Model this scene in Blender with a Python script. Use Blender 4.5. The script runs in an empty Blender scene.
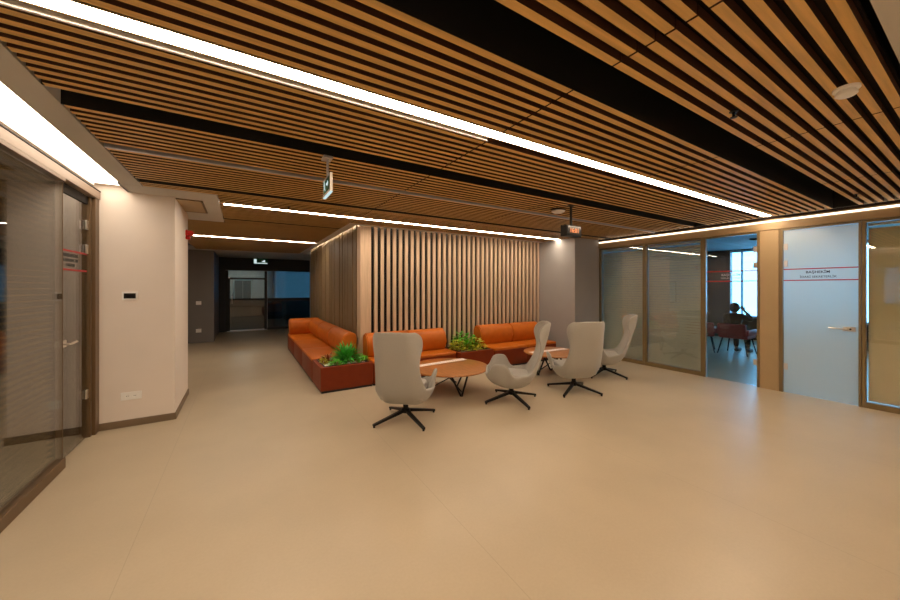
import bpy, bmesh, math, random
from mathutils import Vector, Matrix
random.seed(7)
C = bpy.context.scene.collection
PI = math.pi
SC = bpy.context.scene
H = 2.53            # underside of the slatted ceiling
XL, XR = -1.29, 6.65

# ------------------------------------------------------------------ materials
def node(nt, t, **kw):
    n = nt.nodes.new(t)
    for k, v in kw.items():
        if k in n.inputs: n.inputs[k].default_value = v
        else: setattr(n, k, v)
    return n

def mat(name, col, rough=0.5, metal=0.0, var=0.06, scale=6.0, stretch=(1, 1, 1), bump=0.0, spec=0.5, coat=0.0, coat_rough=0.1, detail=4, sheen=0.0):
    m = bpy.data.materials.new(name); m.use_nodes = True
    nt = m.node_tree; b = nt.nodes['Principled BSDF']
    tc = node(nt, 'ShaderNodeTexCoord'); mp = node(nt, 'ShaderNodeMapping')
    mp.inputs['Scale'].default_value = stretch
    nt.links.new(tc.outputs['Object'], mp.inputs['Vector'])
    nz = node(nt, 'ShaderNodeTexNoise', Scale=scale, Detail=detail)
    nt.links.new(mp.outputs['Vector'], nz.inputs['Vector'])
    rp = node(nt, 'ShaderNodeValToRGB')
    rp.color_ramp.elements[0].position = 0.3; rp.color_ramp.elements[1].position = 0.7
    rp.color_ramp.elements[0].color = [max(0, c * (1 - var)) for c in col] + [1]
    rp.color_ramp.elements[1].color = [min(1, c * (1 + var)) for c in col] + [1]
    nt.links.new(nz.outputs['Fac'], rp.inputs['Fac'])
    nt.links.new(rp.outputs['Color'], b.inputs['Base Color'])
    b.inputs['Roughness'].default_value = rough
    b.inputs['Metallic'].default_value = metal
    b.inputs['Specular IOR Level'].default_value = spec
    b.inputs['Coat Weight'].default_value = coat
    b.inputs['Coat Roughness'].default_value = coat_rough
    b.inputs['Sheen Weight'].default_value = sheen
    if bump:
        bp = node(nt, 'ShaderNodeBump', Strength=bump, Distance=0.01)
        nt.links.new(nz.outputs['Fac'], bp.inputs['Height'])
        nt.links.new(bp.outputs['Normal'], b.inputs['Normal'])
    return m

def emit(name, col, strength):
    m = bpy.data.materials.new(name); m.use_nodes = True
    nt = m.node_tree; nt.nodes.clear()
    e = node(nt, 'ShaderNodeEmission', Color=(*col, 1), Strength=strength)
    o = node(nt, 'ShaderNodeOutputMaterial')
    nt.links.new(e.outputs[0], o.inputs['Surface'])
    return m

def glass(name, tint, base, gain, rough=0.0):
    m = bpy.data.materials.new(name); m.use_nodes = True
    nt = m.node_tree; nt.nodes.clear()
    tr = node(nt, 'ShaderNodeBsdfTransparent', Color=(*tint, 1))
    gl = node(nt, 'ShaderNodeBsdfGlossy', Color=(1, 1, 1, 1), Roughness=rough)
    fr = node(nt, 'ShaderNodeFresnel', IOR=1.5)
    ma = node(nt, 'ShaderNodeMath', operation='MULTIPLY_ADD'); ma.use_clamp = True
    ma.inputs[1].default_value = gain; ma.inputs[2].default_value = base
    nt.links.new(fr.outputs[0], ma.inputs[0])
    mx = node(nt, 'ShaderNodeMixShader')
    nt.links.new(ma.outputs[0], mx.inputs[0]); nt.links.new(tr.outputs[0], mx.inputs[1]); nt.links.new(gl.outputs[0], mx.inputs[2])
    o = node(nt, 'ShaderNodeOutputMaterial'); nt.links.new(mx.outputs[0], o.inputs['Surface'])
    return m

def frosted(name, col):
    m = bpy.data.materials.new(name); m.use_nodes = True
    nt = m.node_tree; nt.nodes.clear()
    rf = node(nt, 'ShaderNodeBsdfRefraction', Color=(*col, 1), Roughness=0.85, IOR=1.14)
    tl = node(nt, 'ShaderNodeBsdfTranslucent', Color=(*col, 1))
    df = node(nt, 'ShaderNodeBsdfDiffuse', Color=(.70, .76, .74, 1))
    gl = node(nt, 'ShaderNodeBsdfGlossy', Color=(1, 1, 1, 1), Roughness=0.25)
    a = node(nt, 'ShaderNodeMixShader', Fac=0.55); b = node(nt, 'ShaderNodeMixShader', Fac=0.42); c = node(nt, 'ShaderNodeMixShader', Fac=0.07)
    L = nt.links.new
    L(rf.outputs[0], a.inputs[1]); L(tl.outputs[0], a.inputs[2])
    L(a.outputs[0], b.inputs[1]); L(df.outputs[0], b.inputs[2])
    L(b.outputs[0], c.inputs[1]); L(gl.outputs[0], c.inputs[2])
    o = node(nt, 'ShaderNodeOutputMaterial'); L(c.outputs[0], o.inputs['Surface'])
    return m

def band_mat():
    m = mat('white_band', (.85, .82, .80), .5)
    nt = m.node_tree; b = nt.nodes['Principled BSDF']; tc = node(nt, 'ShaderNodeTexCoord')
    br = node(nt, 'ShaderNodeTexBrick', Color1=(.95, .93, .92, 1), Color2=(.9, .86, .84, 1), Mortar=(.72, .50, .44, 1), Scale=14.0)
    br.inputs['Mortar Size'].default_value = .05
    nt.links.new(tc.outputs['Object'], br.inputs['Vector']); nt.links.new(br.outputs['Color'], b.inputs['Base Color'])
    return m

def floor_mat():
    m = mat('linoleum', (.50, .42, .30), rough=.34, var=.05, scale=1.6, spec=.45)
    nt = m.node_tree; b = nt.nodes['Principled BSDF']
    # fine marbling plus sheet seams every two metres along the depth of the hall
    src = b.inputs['Base Color'].links[0].from_socket
    tc = node(nt, 'ShaderNodeTexCoord'); n2 = node(nt, 'ShaderNodeTexNoise', Scale=60.0, Detail=3)
    nt.links.new(tc.outputs['Object'], n2.inputs['Vector'])
    mr = node(nt, 'ShaderNodeMapRange'); mr.inputs[3].default_value = .95; mr.inputs[4].default_value = 1.05
    nt.links.new(n2.outputs['Fac'], mr.inputs[0])
    sx = node(nt, 'ShaderNodeSeparateXYZ'); nt.links.new(tc.outputs['Object'], sx.inputs[0])
    ad = node(nt, 'ShaderNodeMath', operation='ADD'); ad.inputs[1].default_value = 99.16
    nt.links.new(sx.outputs['X'], ad.inputs[0])
    mo = node(nt, 'ShaderNodeMath', operation='MODULO'); mo.inputs[1].default_value = 1.73
    nt.links.new(ad.outputs[0], mo.inputs[0])
    lt = node(nt, 'ShaderNodeMath', operation='LESS_THAN'); lt.inputs[1].default_value = .005
    nt.links.new(mo.outputs[0], lt.inputs[0])
    sb = node(nt, 'ShaderNodeMath', operation='MULTIPLY_ADD'); sb.inputs[1].default_value = -.13
    nt.links.new(lt.outputs[0], sb.inputs[0]); nt.links.new(mr.outputs[0], sb.inputs[2])
    mx = node(nt, 'ShaderNodeVectorMath', operation='SCALE')
    nt.links.new(src, mx.inputs[0]); nt.links.new(sb.outputs[0], mx.inputs['Scale'])
    nt.links.new(mx.outputs[0], b.inputs['Base Color'])
    return m

WARM = (1.0, .765, .54)
M = dict(
    floor=floor_mat(), band=band_mat(),
    plaster=mat('white_plaster', (.84, .76, .69), .75, var=.02, scale=3),
    gypsum=mat('ceiling_gypsum', (.55, .52, .48), .8, var=.02, scale=3),
    grey_wall=mat('grey_wall_paint', (.20, .19, .19), .7, var=.03, scale=3),
    column=mat('grey_column_paint', (.30, .285, .28), .62, var=.03, scale=3),
    dark_wall=mat('charcoal_paint', (.035, .036, .04), .6, var=.05, scale=3),
    oak=mat('oak_slat', (.68, .41, .125), .5, var=.16, scale=5, stretch=(.5, 9, 9), bump=.02),
    slat_edge=mat('stained_board_edge', (.075, .026, .011), .7, var=.1),
    plenum=mat('brown_backing', (.016, .0055, .003), .85, var=.1),
    black=mat('black_paint', (.012, .012, .012), .5, var=.05),
    ash=mat('ash_slat', (.58, .42, .29), .5, var=.12, scale=5, stretch=(9, 9, .5), bump=.02),
    plank=mat('walnut_plank', (.205, .14, .072), .5, var=.16, scale=4, stretch=(9, 9, .4), bump=.02),
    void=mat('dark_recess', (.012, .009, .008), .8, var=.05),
    bronze=mat('bronze_frame', (.21, .15, .068), .38, metal=.25, var=.04),
    dark_bronze=mat('dark_bronze_frame', (.16, .10, .05), .4, metal=.25, var=.04),
    header=mat('pinkish_header', (.26, .19, .14), .5, var=.03),
    post=mat('beige_panel', (.40, .285, .15), .45, var=.03),
    base=mat('skirting_brown', (.20, .14, .085), .45, var=.05),
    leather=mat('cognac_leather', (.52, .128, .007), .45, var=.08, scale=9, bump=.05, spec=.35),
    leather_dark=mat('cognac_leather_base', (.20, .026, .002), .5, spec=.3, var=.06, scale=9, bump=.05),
    fabric=mat('grey_beige_wool', (.40, .385, .35), .85, var=.05, scale=220, bump=.12, sheen=.2),
    blackmetal=mat('black_steel', (.012, .012, .014), .38, metal=.5, var=.05),
    walnut=mat('walnut_veneer', (.44, .165, .035), .35, var=.22, scale=5, stretch=(1, 10, 1), coat=.5, coat_rough=.06),
    chrome=mat('brushed_nickel', (.80, .74, .66), .28, metal=.9, var=.03),
    alu=mat('aluminium', (.62, .63, .68), .35, metal=.6, var=.03),
    white=mat('white_plastic', (.93, .92, .90), .4, var=.02),
    screen=mat('dark_display', (.01, .01, .012), .15, var=.02),
    red=mat('red_plastic', (.55, .015, .015), .3, var=.05),
    redfilm=mat('red_film', (.50, .02, .02), .5, var=.03),
    ink=mat('black_film', (.015, .015, .015), .5, var=.02),
    green=mat('green_sign_face', (.01, .16, .07), .4, var=.02),
    blind=mat('blind_slat', (.60, .55, .40), .45, metal=.15, var=.03), blind_tan=mat('tan_blind_slat', (.78, .62, .36), .5, metal=.1, var=.03),
    pebble=mat('white_pebbles', (.82, .80, .74), .7, var=.12, scale=40, bump=.4),
    soil=mat('dark_liner', (.02, .018, .016), .6, var=.1),
    agave=mat('agave_leaf', (.07, .42, .05), .4, var=.3, scale=10),
    leaf=mat('bush_leaf', (.10, .45, .02), .4, var=.35, scale=20),
    lime=mat('lime_leaf', (.55, .52, .04), .4, var=.35, scale=20),
    rust=mat('rust_leaf', (.28, .07, .03), .5, var=.35, scale=20),
    glass=glass('office_glass', (.96, .97, .95), .035, .85),
    doorglass=glass('clear_door_glass', (.88, .95, .97), .02, .55),
    darkglass=glass('corridor_glass', (.58, .80, .90), .02, .6), smoked=glass('smoked_glass', (.16, .22, .24), .03, .8),
    frost=frosted('frosted_glass', (.80, .95, .96)),
    strip=emit('strip_light', WARM, 26), strip_far=emit('strip_light_far', (1.0, .82, .62), 27),
    cove=emit('cove_light', (1.0, .82, .63), 5.0),
    line=emit('line_light', (1.0, .80, .60), 2.4),
    wash=emit('wall_washer', (1.0, .80, .58), 42),
    led=emit('red_digits', (1.0, .30, .10), 1.1),
    signlit=emit('sign_white', (.75, .95, .95), .55),
    lamp=emit('lobby_lamp', (1.0, .82, .68), 15),
    redseat=mat('dark_red_upholstery', (.30, .012, .02), .6, var=.08),
    skin=mat('skin', (.40, .22, .14), .5, var=.05),
    hair=mat('dark_hair', (.01, .008, .007), .5, var=.1),
    cloth=mat('dark_brown_clothing', (.035, .024, .018), .8, var=.1),
    paper=mat('pale_blue_sheet', (.62, .74, .80), .6, var=.04, scale=4),
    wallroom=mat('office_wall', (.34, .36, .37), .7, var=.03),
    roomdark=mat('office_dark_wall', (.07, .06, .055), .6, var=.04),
    roomceil=mat('office_ceiling', (.22, .28, .30), .8, var=.03),
    steel=mat('elevator_steel', (.12, .125, .12), .4, metal=.4, var=.05, stretch=(8, 8, .5)),
    lobbywall=mat('lobby_wall', (.62, .48, .42), .7, var=.04),
)

# ------------------------------------------------------------------ geometry
class MB:
    def __init__(s): s.bm = bmesh.new()
    def box(s, x0, x1, y0, y1, z0, z1, bev=0, seg=2):
        r = bmesh.ops.create_cube(s.bm, size=1)
        vs = r['verts']
        bmesh.ops.scale(s.bm, vec=(abs(x1-x0), abs(y1-y0), abs(z1-z0)), verts=vs)
        bmesh.ops.translate(s.bm, vec=((x0+x1)/2, (y0+y1)/2, (z0+z1)/2), verts=vs)
        if bev:
            es = list({e for v in vs for e in v.link_edges})
            bmesh.ops.bevel(s.bm, geom=es, offset=bev, segments=seg, affect='EDGES', profile=.5)
        return s
    def tube(s, pts, r, n=10, r2=None):
        pts = [Vector(p) for p in pts]; rings = []
        for i, p in enumerate(pts):
            d = (pts[min(i+1, len(pts)-1)] - pts[max(i-1, 0)]).normalized()
            a = d.orthogonal().normalized() if i == 0 else (rings_a - d * rings_a.dot(d)).normalized()
            rings_a = a; b = d.cross(a)
            rr = r if r2 is None else r + (r2 - r) * i / (len(pts) - 1)
            rings.append([s.bm.verts.new(p + (a * math.cos(t) + b * math.sin(t)) * rr) for t in [2*PI*k/n for k in range(n)]])
        for A, B in zip(rings, rings[1:]):
            for k in range(n): s.bm.faces.new((A[k], A[(k+1) % n], B[(k+1) % n], B[k]))
        s.bm.faces.new(rings[0][::-1]); s.bm.faces.new(rings[-1])
        return s
    def lathe(s, prof, n=32, c=(0, 0, 0)):
        rings = [[s.bm.verts.new((c[0] + r*math.cos(2*PI*k/n), c[1] + r*math.sin(2*PI*k/n), c[2] + z)) for k in range(n)] for r, z in prof]
        for A, B in zip(rings, rings[1:]):
            for k in range(n): s.bm.faces.new((A[k], A[(k+1) % n], B[(k+1) % n], B[k]))
        s.bm.faces.new(rings[0][::-1]); s.bm.faces.new(rings[-1])
        return s
    def prism(s, poly, axis, a0, a1):
        """extrude a 2-D polygon (list of (u,v)) along axis from a0 to a1; X: (u,v)=(y,z), Y: (x,z), Z: (x,y)"""
        def P(u, v, a): return {'X': (a, u, v), 'Y': (u, a, v), 'Z': (u, v, a)}[axis]
        A = [s.bm.verts.new(P(u, v, a0)) for u, v in poly]; B = [s.bm.verts.new(P(u, v, a1)) for u, v in poly]
        n = len(poly)
        for k in range(n): s.bm.faces.new((A[k], A[(k+1) % n], B[(k+1) % n], B[k]))
        s.bm.faces.new(A[::-1]); s.bm.faces.new(B)
        return s
    def blade(s, base, d, up, L, w, droop=.3, fold=.15, n=4):
        base, d, up = Vector(base), Vector(d).normalized(), Vector(up)
        side = d.cross(Vector((0, 0, 1)))
        side = side.normalized() if side.length > 1e-4 else Vector((1, 0, 0))
        nrm = side.cross(d); prev = None
        for i in range(n + 1):
            t = i / n
            p = base + d * (L * t) + Vector((0, 0, -droop * L * t * t))
            ww = w * (math.sin(PI * min(1, .18 + .82 * t)) ** .7) if t < 1 else .0008
            row = [s.bm.verts.new(p - side * ww + nrm * fold * ww), s.bm.verts.new(p), s.bm.verts.new(p + side * ww + nrm * fold * ww)]
            if prev:
                s.bm.faces.new((prev[0], prev[1], row[1], row[0])); s.bm.faces.new((prev[1], prev[2], row[2], row[1]))
            prev = row
        return s
    def build(s, name, m, parent=None, smooth=False):
        bmesh.ops.recalc_face_normals(s.bm, faces=s.bm.faces[:])
        me = bpy.data.meshes.new(name); s.bm.to_mesh(me); s.bm.free()
        me.materials.append(m)
        if smooth:
            for p in me.polygons: p.use_smooth = True
        o = bpy.data.objects.new(name, me); C.objects.link(o)
        if parent: o.parent = parent
        return o

def smooth_by_angle(o, ang=40):
    me = o.data
    for p in me.polygons: p.use_smooth = True
    bm = bmesh.new(); bm.from_mesh(me)
    for e in bm.edges:
        if len(e.link_faces) == 2 and e.calc_face_angle(0) > math.radians(ang): e.smooth = False
    bm.to_mesh(me); bm.free()
    return o

def tag(o, label=None, cat=None, group=None, kind=None):
    if label: o['label'] = label
    if cat: o['category'] = cat
    if group: o['group'] = group
    if kind: o['kind'] = kind
    return o
def empty(name, loc=(0, 0, 0), rz=0):
    o = bpy.data.objects.new(name, None); C.objects.link(o)
    o.location = loc; o.rotation_euler = (0, 0, rz); o.empty_display_size = .1
    return o
def struct(o, label, cat): return tag(o, label, cat, kind='structure')
def copy_tree(o, parent=None):
    c = o.copy(); C.objects.link(c); c.parent = parent
    for ch in list(o.children): copy_tree(ch, c)
    return c
def text_mesh(name, body, size, m, parent, mtx, bold=0.0, align='CENTER'):
    cu = bpy.data.curves.new(name, 'FONT'); cu.body = body; cu.size = size; cu.align_x = align; cu.align_y = 'CENTER'
    cu.extrude = .0006; cu.offset = bold; cu.resolution_u = 3
    t = bpy.data.objects.new(name, cu); C.objects.link(t)
    dg = bpy.context.evaluated_depsgraph_get(); dg.update()
    me = bpy.data.meshes.new_from_object(t.evaluated_get(dg))
    bpy.data.objects.remove(t); bpy.data.curves.remove(cu)
    me.transform(mtx); me.materials.clear(); me.materials.append(m)
    o = bpy.data.objects.new(name, me); C.objects.link(o); o.parent = parent
    return o

# ------------------------------------------------------------------ setting: floor, walls, ceilings
struct(MB().box(-6.2, 13.2, -4.7, 21, -.1, 0).build('floor', M['floor']), 'beige linoleum floor of the hall with faint sheet seams', 'floor')

def wall(name, b, m, label, bev=0):
    return struct(MB().box(*b, bev=bev).build(name, M[m]), label, 'wall')
wall('wall_left', (-1.47, -.66, 4.94, 6.01, 0, 2.72), 'plaster', 'white plastered wall block beside the glass door, with socket and thermostat', bev=.004)
wall('wall_left_corridor', (-1.45, -1.30, 6.01, 11.4, 0, 2.72), 'plaster', 'pale corridor wall behind the white wall block')
wall('wall_corridor_end', (-1.45, -.68, 11.4, 13.9, 0, 2.72), 'grey_wall', 'grey wall with two switch plates beside the dark glass doors')
wall('wall_front_left', (-1.45, -1.29, -4.7, .6, 0, 2.9), 'plaster', 'white wall behind the viewer beside the glass office')
wall('wall_front', (-1.45, 6.8, -4.7, -4.5, 0, 2.9), 'plaster', 'white wall closing the hall behind the viewer')
wall('wall_front_right', (6.60, 6.80, -4.5, -1.6, 0, 2.9), 'post', 'beige wall beyond the glass partition')
col = wall('column', (5.83, 6.70, 4.62, 5.75, 0, 2.72), 'column', 'smooth grey square column between slatted wall and glass partition', bev=.006)
col['category'] = 'column'

# slatted core
m = MB()
for k in range(36):
    x = 1.80 + k * .1135
    if x + .055 < 5.83: m.box(x, x + .056, 5.60, 5.645, .02, 2.60, bev=.003, seg=1)
struct(m.build('wall_slatted', M['ash']), 'wall of pale vertical wooden slats behind the orange sofas', 'wall')
struct(MB().box(1.72, 5.83, 5.80, 5.86, 0, 2.72).build('wall_slatted_backing', M['void']), 'dark recess behind the vertical wooden slats', 'wall')
m = MB()
m.box(1.67, 1.80, 5.60, 5.80, 0, 2.60, bev=.003)
struct(m.build('trim_1', M['ash']), 'pale wooden corner post where slatted wall meets plank wall', 'trim')
m = MB(); y = 5.80; r = random.Random(3)
while y < 10.45:
    w = r.choice([.035, .05, .06, .08, .11]); d = r.choice([0, .006, .014])
    m.box(1.67 + d, 1.74, y + .005, min(y + w, 10.45), 0, 2.72); y += w
struct(m.build('wall_planked', M['plank']), 'side wall of uneven vertical wooden planks running down the corridor', 'wall')
wall('wall_core_end', (1.74, 1.86, 5.86, 10.45, 0, 2.72), 'void', 'dark backing of the planked corridor wall')
wall('wall_core_back', (1.67, 6.0, 10.45, 10.6, 0, 2.72), 'grey_wall', 'far end wall of the wooden core')

# ---- slatted ceiling fields
CUTS = [1.47, 3.20, 4.93]
def segs(x0, x1):
    c = [x0] + [v for v in CUTS if x0 + .05 < v < x1 - .05] + [x1]
    return [(a + (.006 if i else 0), b - (.006 if i < len(c) - 2 else 0)) for i, (a, b) in enumerate(zip(c, c[1:]))]
def slats(x0, x1, y0, y1, label, pitch=.0762, wid=.038, skip=()):
    n = max(1, round((y1 - y0 - wid) / pitch)); p = (y1 - y0 - wid) / n if n else 0
    m = MB()
    for k in range(n + 1):
        ya = y0 + k * p
        if any(ya + wid > a and ya < b for a, b in skip): continue
        for a, b in segs(x0, x1): m.box(a, b, ya, ya + wid, H, H + .045)
    o = m.build('ceiling', M['oak']); o.data.materials.append(M['slat_edge'])   # boards are veneered below, their edges are stained dark
    for p in o.data.polygons: p.material_index = 0 if p.normal.z < -.5 else 1
    return struct(o, label, 'ceiling')
LX = -.86
RX = 6.56
slats(LX, RX, .30, .955, 'oak slat ceiling field nearest the viewer, holding the round smoke detector')
slats(LX, RX, 1.178, 1.735, 'oak slat ceiling field between wide black slot and long light')
slats(LX, RX, 1.925, 2.557, 'oak slat ceiling field between long light and second black slot')
slats(LX, RX, 2.765, 4.27, 'oak slat ceiling field holding the exit sign and metal track', skip=[(3.395, 3.445)])
slats(LX, RX, 4.40, 4.56, 'narrow oak slat ceiling row beyond the thin dark slot')
slats(-.24, RX, 4.60, 4.98, 'oak slat ceiling field in front of the second light line')
slats(-.24, 5.83, 5.10, 5.47, 'oak slat ceiling field directly in front of the slatted wall')
slats(-.24, 1.46, 5.51, 6.04, 'short oak slat ceiling field at the corridor mouth')
slats(-.24, 1.46, 6.14, 6.43, 'short oak slat ceiling row beside the gypsum panel')
slats(-1.06, 1.46, 6.47, 8.32, 'oak slat ceiling field of the corridor before the far light')
slats(-1.06, 1.46, 8.45, 11.2, 'oak slat ceiling field of the corridor beyond the far light')
m = MB()
# backing above the slats with open black slots
def back(x0, x1, y0, y1, z=H + .075): m.box(x0, x1, y0, y1, z, z + .02)
back(LX - .02, RX + .05, .30, .955); back(LX - .02, RX + .05, 1.178, 1.75); back(LX - .02, RX + .05, 1.90, 2.557)
back(LX - .02, RX + .05, 2.765, 4.27); back(LX - .02, RX + .05, 4.40, 5.02); back(-1.1, RX + .05, 5.07, 5.48); back(-1.1, 1.5, 5.48, 8.36); back(-1.1, 1.5, 8.41, 11.3)
struct(m.build('ceiling_backing', M['plenum']), 'dark brown backing above the oak slats', 'ceiling')
# black service slots
m = MB()
for y0, y1, x0, x1 in ((.956, 1.177, LX, RX), (2.558, 2.764, LX - .02, RX), (4.271, 4.399, LX, RX), (6.05, 6.13, -.24, 1.46)):
    m.box(x0, x1, y0 - .012, y0, H + .002, H + .32); m.box(x0, x1, y1, y1 + .012, H + .002, H + .32)
    m.box(x0, x1, y0 - .012, y1 + .012, H + .32, H + .34)
    m.box(x0 - .012, x0, y0 - .012, y1 + .012, H + .002, H + .34); m.box(x1, x1 + .012, y0 - .012, y1 + .012, H + .002, H + .34)
struct(m.build('ceiling_slots', M['black']), 'black open service slots running between the oak slat fields', 'ceiling')
# gypsum: near strip behind the viewer, left soffit, hatch panel, frame round the core, corridor end
m = MB()
m.box(LX, RX, -1.47, .255, H - .0, H + .08); m.box(LX, RX, -4.5, -1.63, H, H + .08)
m.box(-1.035, LX - .012, -4.5, 4.58, H, H + .12); m.box(-1.06, -1.035, 4.585, 4.94, H, H + .12)
m.box(-1.06, -.25, 4.585, 6.44, H, H + .08)
m.box(1.46, 1.585, 5.48, 11.2, H - .01, H + .10); m.box(1.585, 5.83, 5.48, 5.545, H - .01, H + .10)
m.box(-1.45, 1.9, 11.2, 13.9, H - .01, H + .08); m.box(1.9, 3.2, 10.6, 13.9, H - .01, H + .08)
m.box(RX + .012, RX + .03, -4.5, 4.6, H + .004, H + .1)
struct(m.build('ceiling_gypsum', M['gypsum']), 'plain pale gypsum ceiling borders around the oak slats', 'ceiling')
struct(MB().box(-6.2, 13.2, -4.8, 21, 2.92, 3.02).build('ceiling_deck', M['black']), 'black structural deck above the suspended ceiling', 'ceiling')
m = MB(); m.box(-6.2, -1.06, .6, 4.94, 2.66, 2.70)
m.box(-1.47, -1.325, .4, 4.96, 2.50, 2.95); m.box(-1.47, -.66, 4.95, 5.05, 2.70, 2.95)  # unseen filler blocks added to keep sky light out of the cove
struct(m.build('ceiling_office', M['gypsum']), 'plain ceiling of the left glass office, with added blocks against sky leaks', 'ceiling')

# baseboards
m = MB(); m.box(-1.29, -.648, 4.925, 4.94, 0, .075, bev=.002, seg=1); m.box(-.66, -.648, 4.94, 6.01, 0, .075, bev=.002, seg=1)
struct(m.build('baseboard_left', M['base']), 'brown skirting along the white wall block', 'baseboard')

# ------------------------------------------------------------------ lights
def linear(name, x0, x1, y0, y1, label, m='strip', z=H + .022, grp=None):
    t = empty(name, ((x0 + x1) / 2, (y0 + y1) / 2, z))
    hx = (x1 - x0) / 2; hy = (y1 - y0) / 2
    d = MB().box(-hx, hx, -hy, hy, 0, .012).build('diffuser', M[m], t)
    h = MB().box(-hx - .01, hx + .01, -hy - .014, -hy - .002, -.001, .04).box(-hx - .01, hx + .01, hy + .002, hy + .014, -.001, .04).box(-hx - .01, hx + .01, -hy - .002, hy + .002, .014, .04).build('housing', M['bronze'], t)
    return tag(t, label, 'light', grp)
linear('linear_light', -.88, 6.50, 1.764, 1.850, 'longest bright light line crossing the oak slat ceiling near the viewer', z=H + .006)
linear('linear_light', -.20, 6.10, 5.005, 5.085, 'light line running just in front of the vertical slat wall', 'strip_far', H + .004)
linear('linear_light', -.95, 1.43, 8.345, 8.435, 'short far light line over the corridor mouth', 'strip_far', H + .004)
linear('linear_light', -.88, 6.50, -1.59, -1.51, 'light line behind the viewer')
tag(MB().box(LX, 1.46, 1.890, 1.902, H - .0035, H + .05).build('light_lip', M['white']), 'thin bright metal lip beside the longest light line', 'trim')
# left cove: wide luminous trough above the glass office front
t = empty('cove_light', (-1.16, 0, 2.575))
MB().box(-.135, .118, -4.4, 4.86, 0, .015).build('diffuser', M['cove'], t)
MB().box(-.16, .118, 4.862, 4.938, 0, .015).box(-.16, -.137, -4.4, 4.86, -.03, .015).build('housing', M['plaster'], t)
tag(t, 'wide white cove light above the left glass office front', 'light')
# right: thin LED line on top of the partition header
t = empty('line_light', (6.60, 0, 2.455))
MB().box(-.012, .004, -1.6, 4.60, 0, .024).build('diffuser', M['line'], t)
MB().box(.005, .02, -1.6, 4.60, -.004, .045).build('housing', M['bronze'], t)
tag(t, 'thin light line on top of the right glass partition', 'light')
# washers round the wooden core
t = empty('wall_washer', (1.545, 8.0, H + .125))
MB().box(-.016, .016, -2.40, 2.45, 0, .012).build('diffuser', M['wash'], t)
MB().box(-.03, .03, -2.42, 2.47, .014, .03).build('housing', M['alu'], t)
tag(t, 'hidden cove light washing the planked corridor wall', 'light')
t = empty('wall_washer', (3.75, 5.515, H + .125))
MB().box(-2.05, 1.75, -.012, .012, 0, .012).build('diffuser', M['wash'], t)
MB().box(-2.07, 2.07, -.02, .02, .014, .03).build('housing', M['alu'], t)
tag(t, 'hidden cove light washing the tops of the vertical slats', 'light')

# ------------------------------------------------------------------ ceiling fittings
tag(MB().box(LX, RX, 3.408, 3.432, H - .010, H + .06, bev=.003).build('metal_track', M['alu']), 'slim grey metal track running across the oak slat ceiling', 'track')
t = empty('smoke_detector', (2.66, .43, H))
smooth_by_angle(MB().lathe([(.050, 0), (.050, -.012), (.044, -.015), (.040, -.015)], 36).build('mounting_plate', M['white'], t))
smooth_by_angle(MB().lathe([(.034, -.012), (.036, -.022), (.041, -.026), (.041, -.036), (.030, -.044), (.006, -.046)], 36).build('sensor_cap', M['white'], t))
tag(t, 'round cream smoke detector under the nearest oak slats', 'smoke detector')
def sprinkler(x, y, label):
    t = empty('sprinkler', (x, y, H))
    MB().lathe([(.022, .002), (.022, -.004), (.008, -.006), (.007, -.03)], 14).build('stem', M['blackmetal'], t)
    MB().lathe([(.006, -.030), (.018, -.034), (.018, -.037), (.004, -.038)], 14).build('deflector', M['blackmetal'], t)
    tag(t, label, 'sprinkler', 'ceiling sprinklers')
sprinkler(2.45, .83, 'small dark ceiling sprinkler beside the wide black slot')
sprinkler(5.77, .86, 'small dark ceiling sprinkler far right near the glass partition')
sprinkler(.50, 4.75, 'small dark ceiling sprinkler just in front of the second light line')
t = empty('ceiling_detector', (3.53, 3.06, H))
MB().box(-.09, .09, -.05, .05, -.018, 0, bev=.004).build('bracket', M['black'], t)
smooth_by_angle(MB().lathe([(.06, -.018), (.085, -.026), (.085, -.036), (.06, -.052), (.01, -.058)], 32).build('dome', M['white'], t))
tag(t, 'white domed detector on black bracket beside the hanging clock', 'detector')

# exit sign (hangs along the corridor, face to the left)
t = empty('exit_sign', (.57, 2.80, H))
MB().box(-.035, .035, -.05, .05, -.02, 0, bev=.003).build('ceiling_plate', M['alu'], t)
MB().tube([(0, -.02, -.02), (0, -.02, -.16)], .010).build('stem', M['alu'], t)
b = MB().box(-.010, .010, -.15, .11, -.300, -.160, bev=.002).build('sign_panel', M['white'], t)
MB().box(-.0125, -.0105, -.126, .086, -.280, -.180).build('sign_face', M['green'], t)
m = MB()   # running figure, arrow and door marks
X0, X1 = -.0145, -.0128
def py(poly): m.prism(poly, 'X', X0, X1)
for cy, cz, s in ((.03, -.225, 1.0),):
    m.lathe([(.001, 0), (.010, .0)], 3, (-.0136, cy + .014, cz + .036)) if False else None
    py([(cy + .006, cz + .030), (cy + .020, cz + .030), (cy + .020, cz + .044), (cy + .006, cz + .044)])
    py([(cy - .006, cz - .006), (cy + .008, cz - .010), (cy + .016, cz + .026), (cy + .002, cz + .028)])
    py([(cy + .006, cz - .008), (cy + .030, cz - .020), (cy + .028, cz - .028), (cy - .002, cz - .016)])
    py([(cy - .006, cz - .006), (cy + .004, cz - .012), (cy - .018, cz - .044), (cy - .026, cz - .040)])
    py([(cy + .012, cz + .024), (cy + .036, cz + .010), (cy + .033, cz + .004), (cy + .010, cz + .014)])
py([(-.10, -.225), (-.070, -.200), (-.070, -.217), (-.025, -.217), (-.025, -.233), (-.070, -.233), (-.070, -.250)])
m.build('pictogram', M['signlit'], t)
MB().box(-.011, .011, -.152, .112, -.306, -.300).build('edge_light', M['signlit'], t)
tag(t, 'small green and white exit sign hanging edge-on from the slats', 'exit sign')

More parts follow.
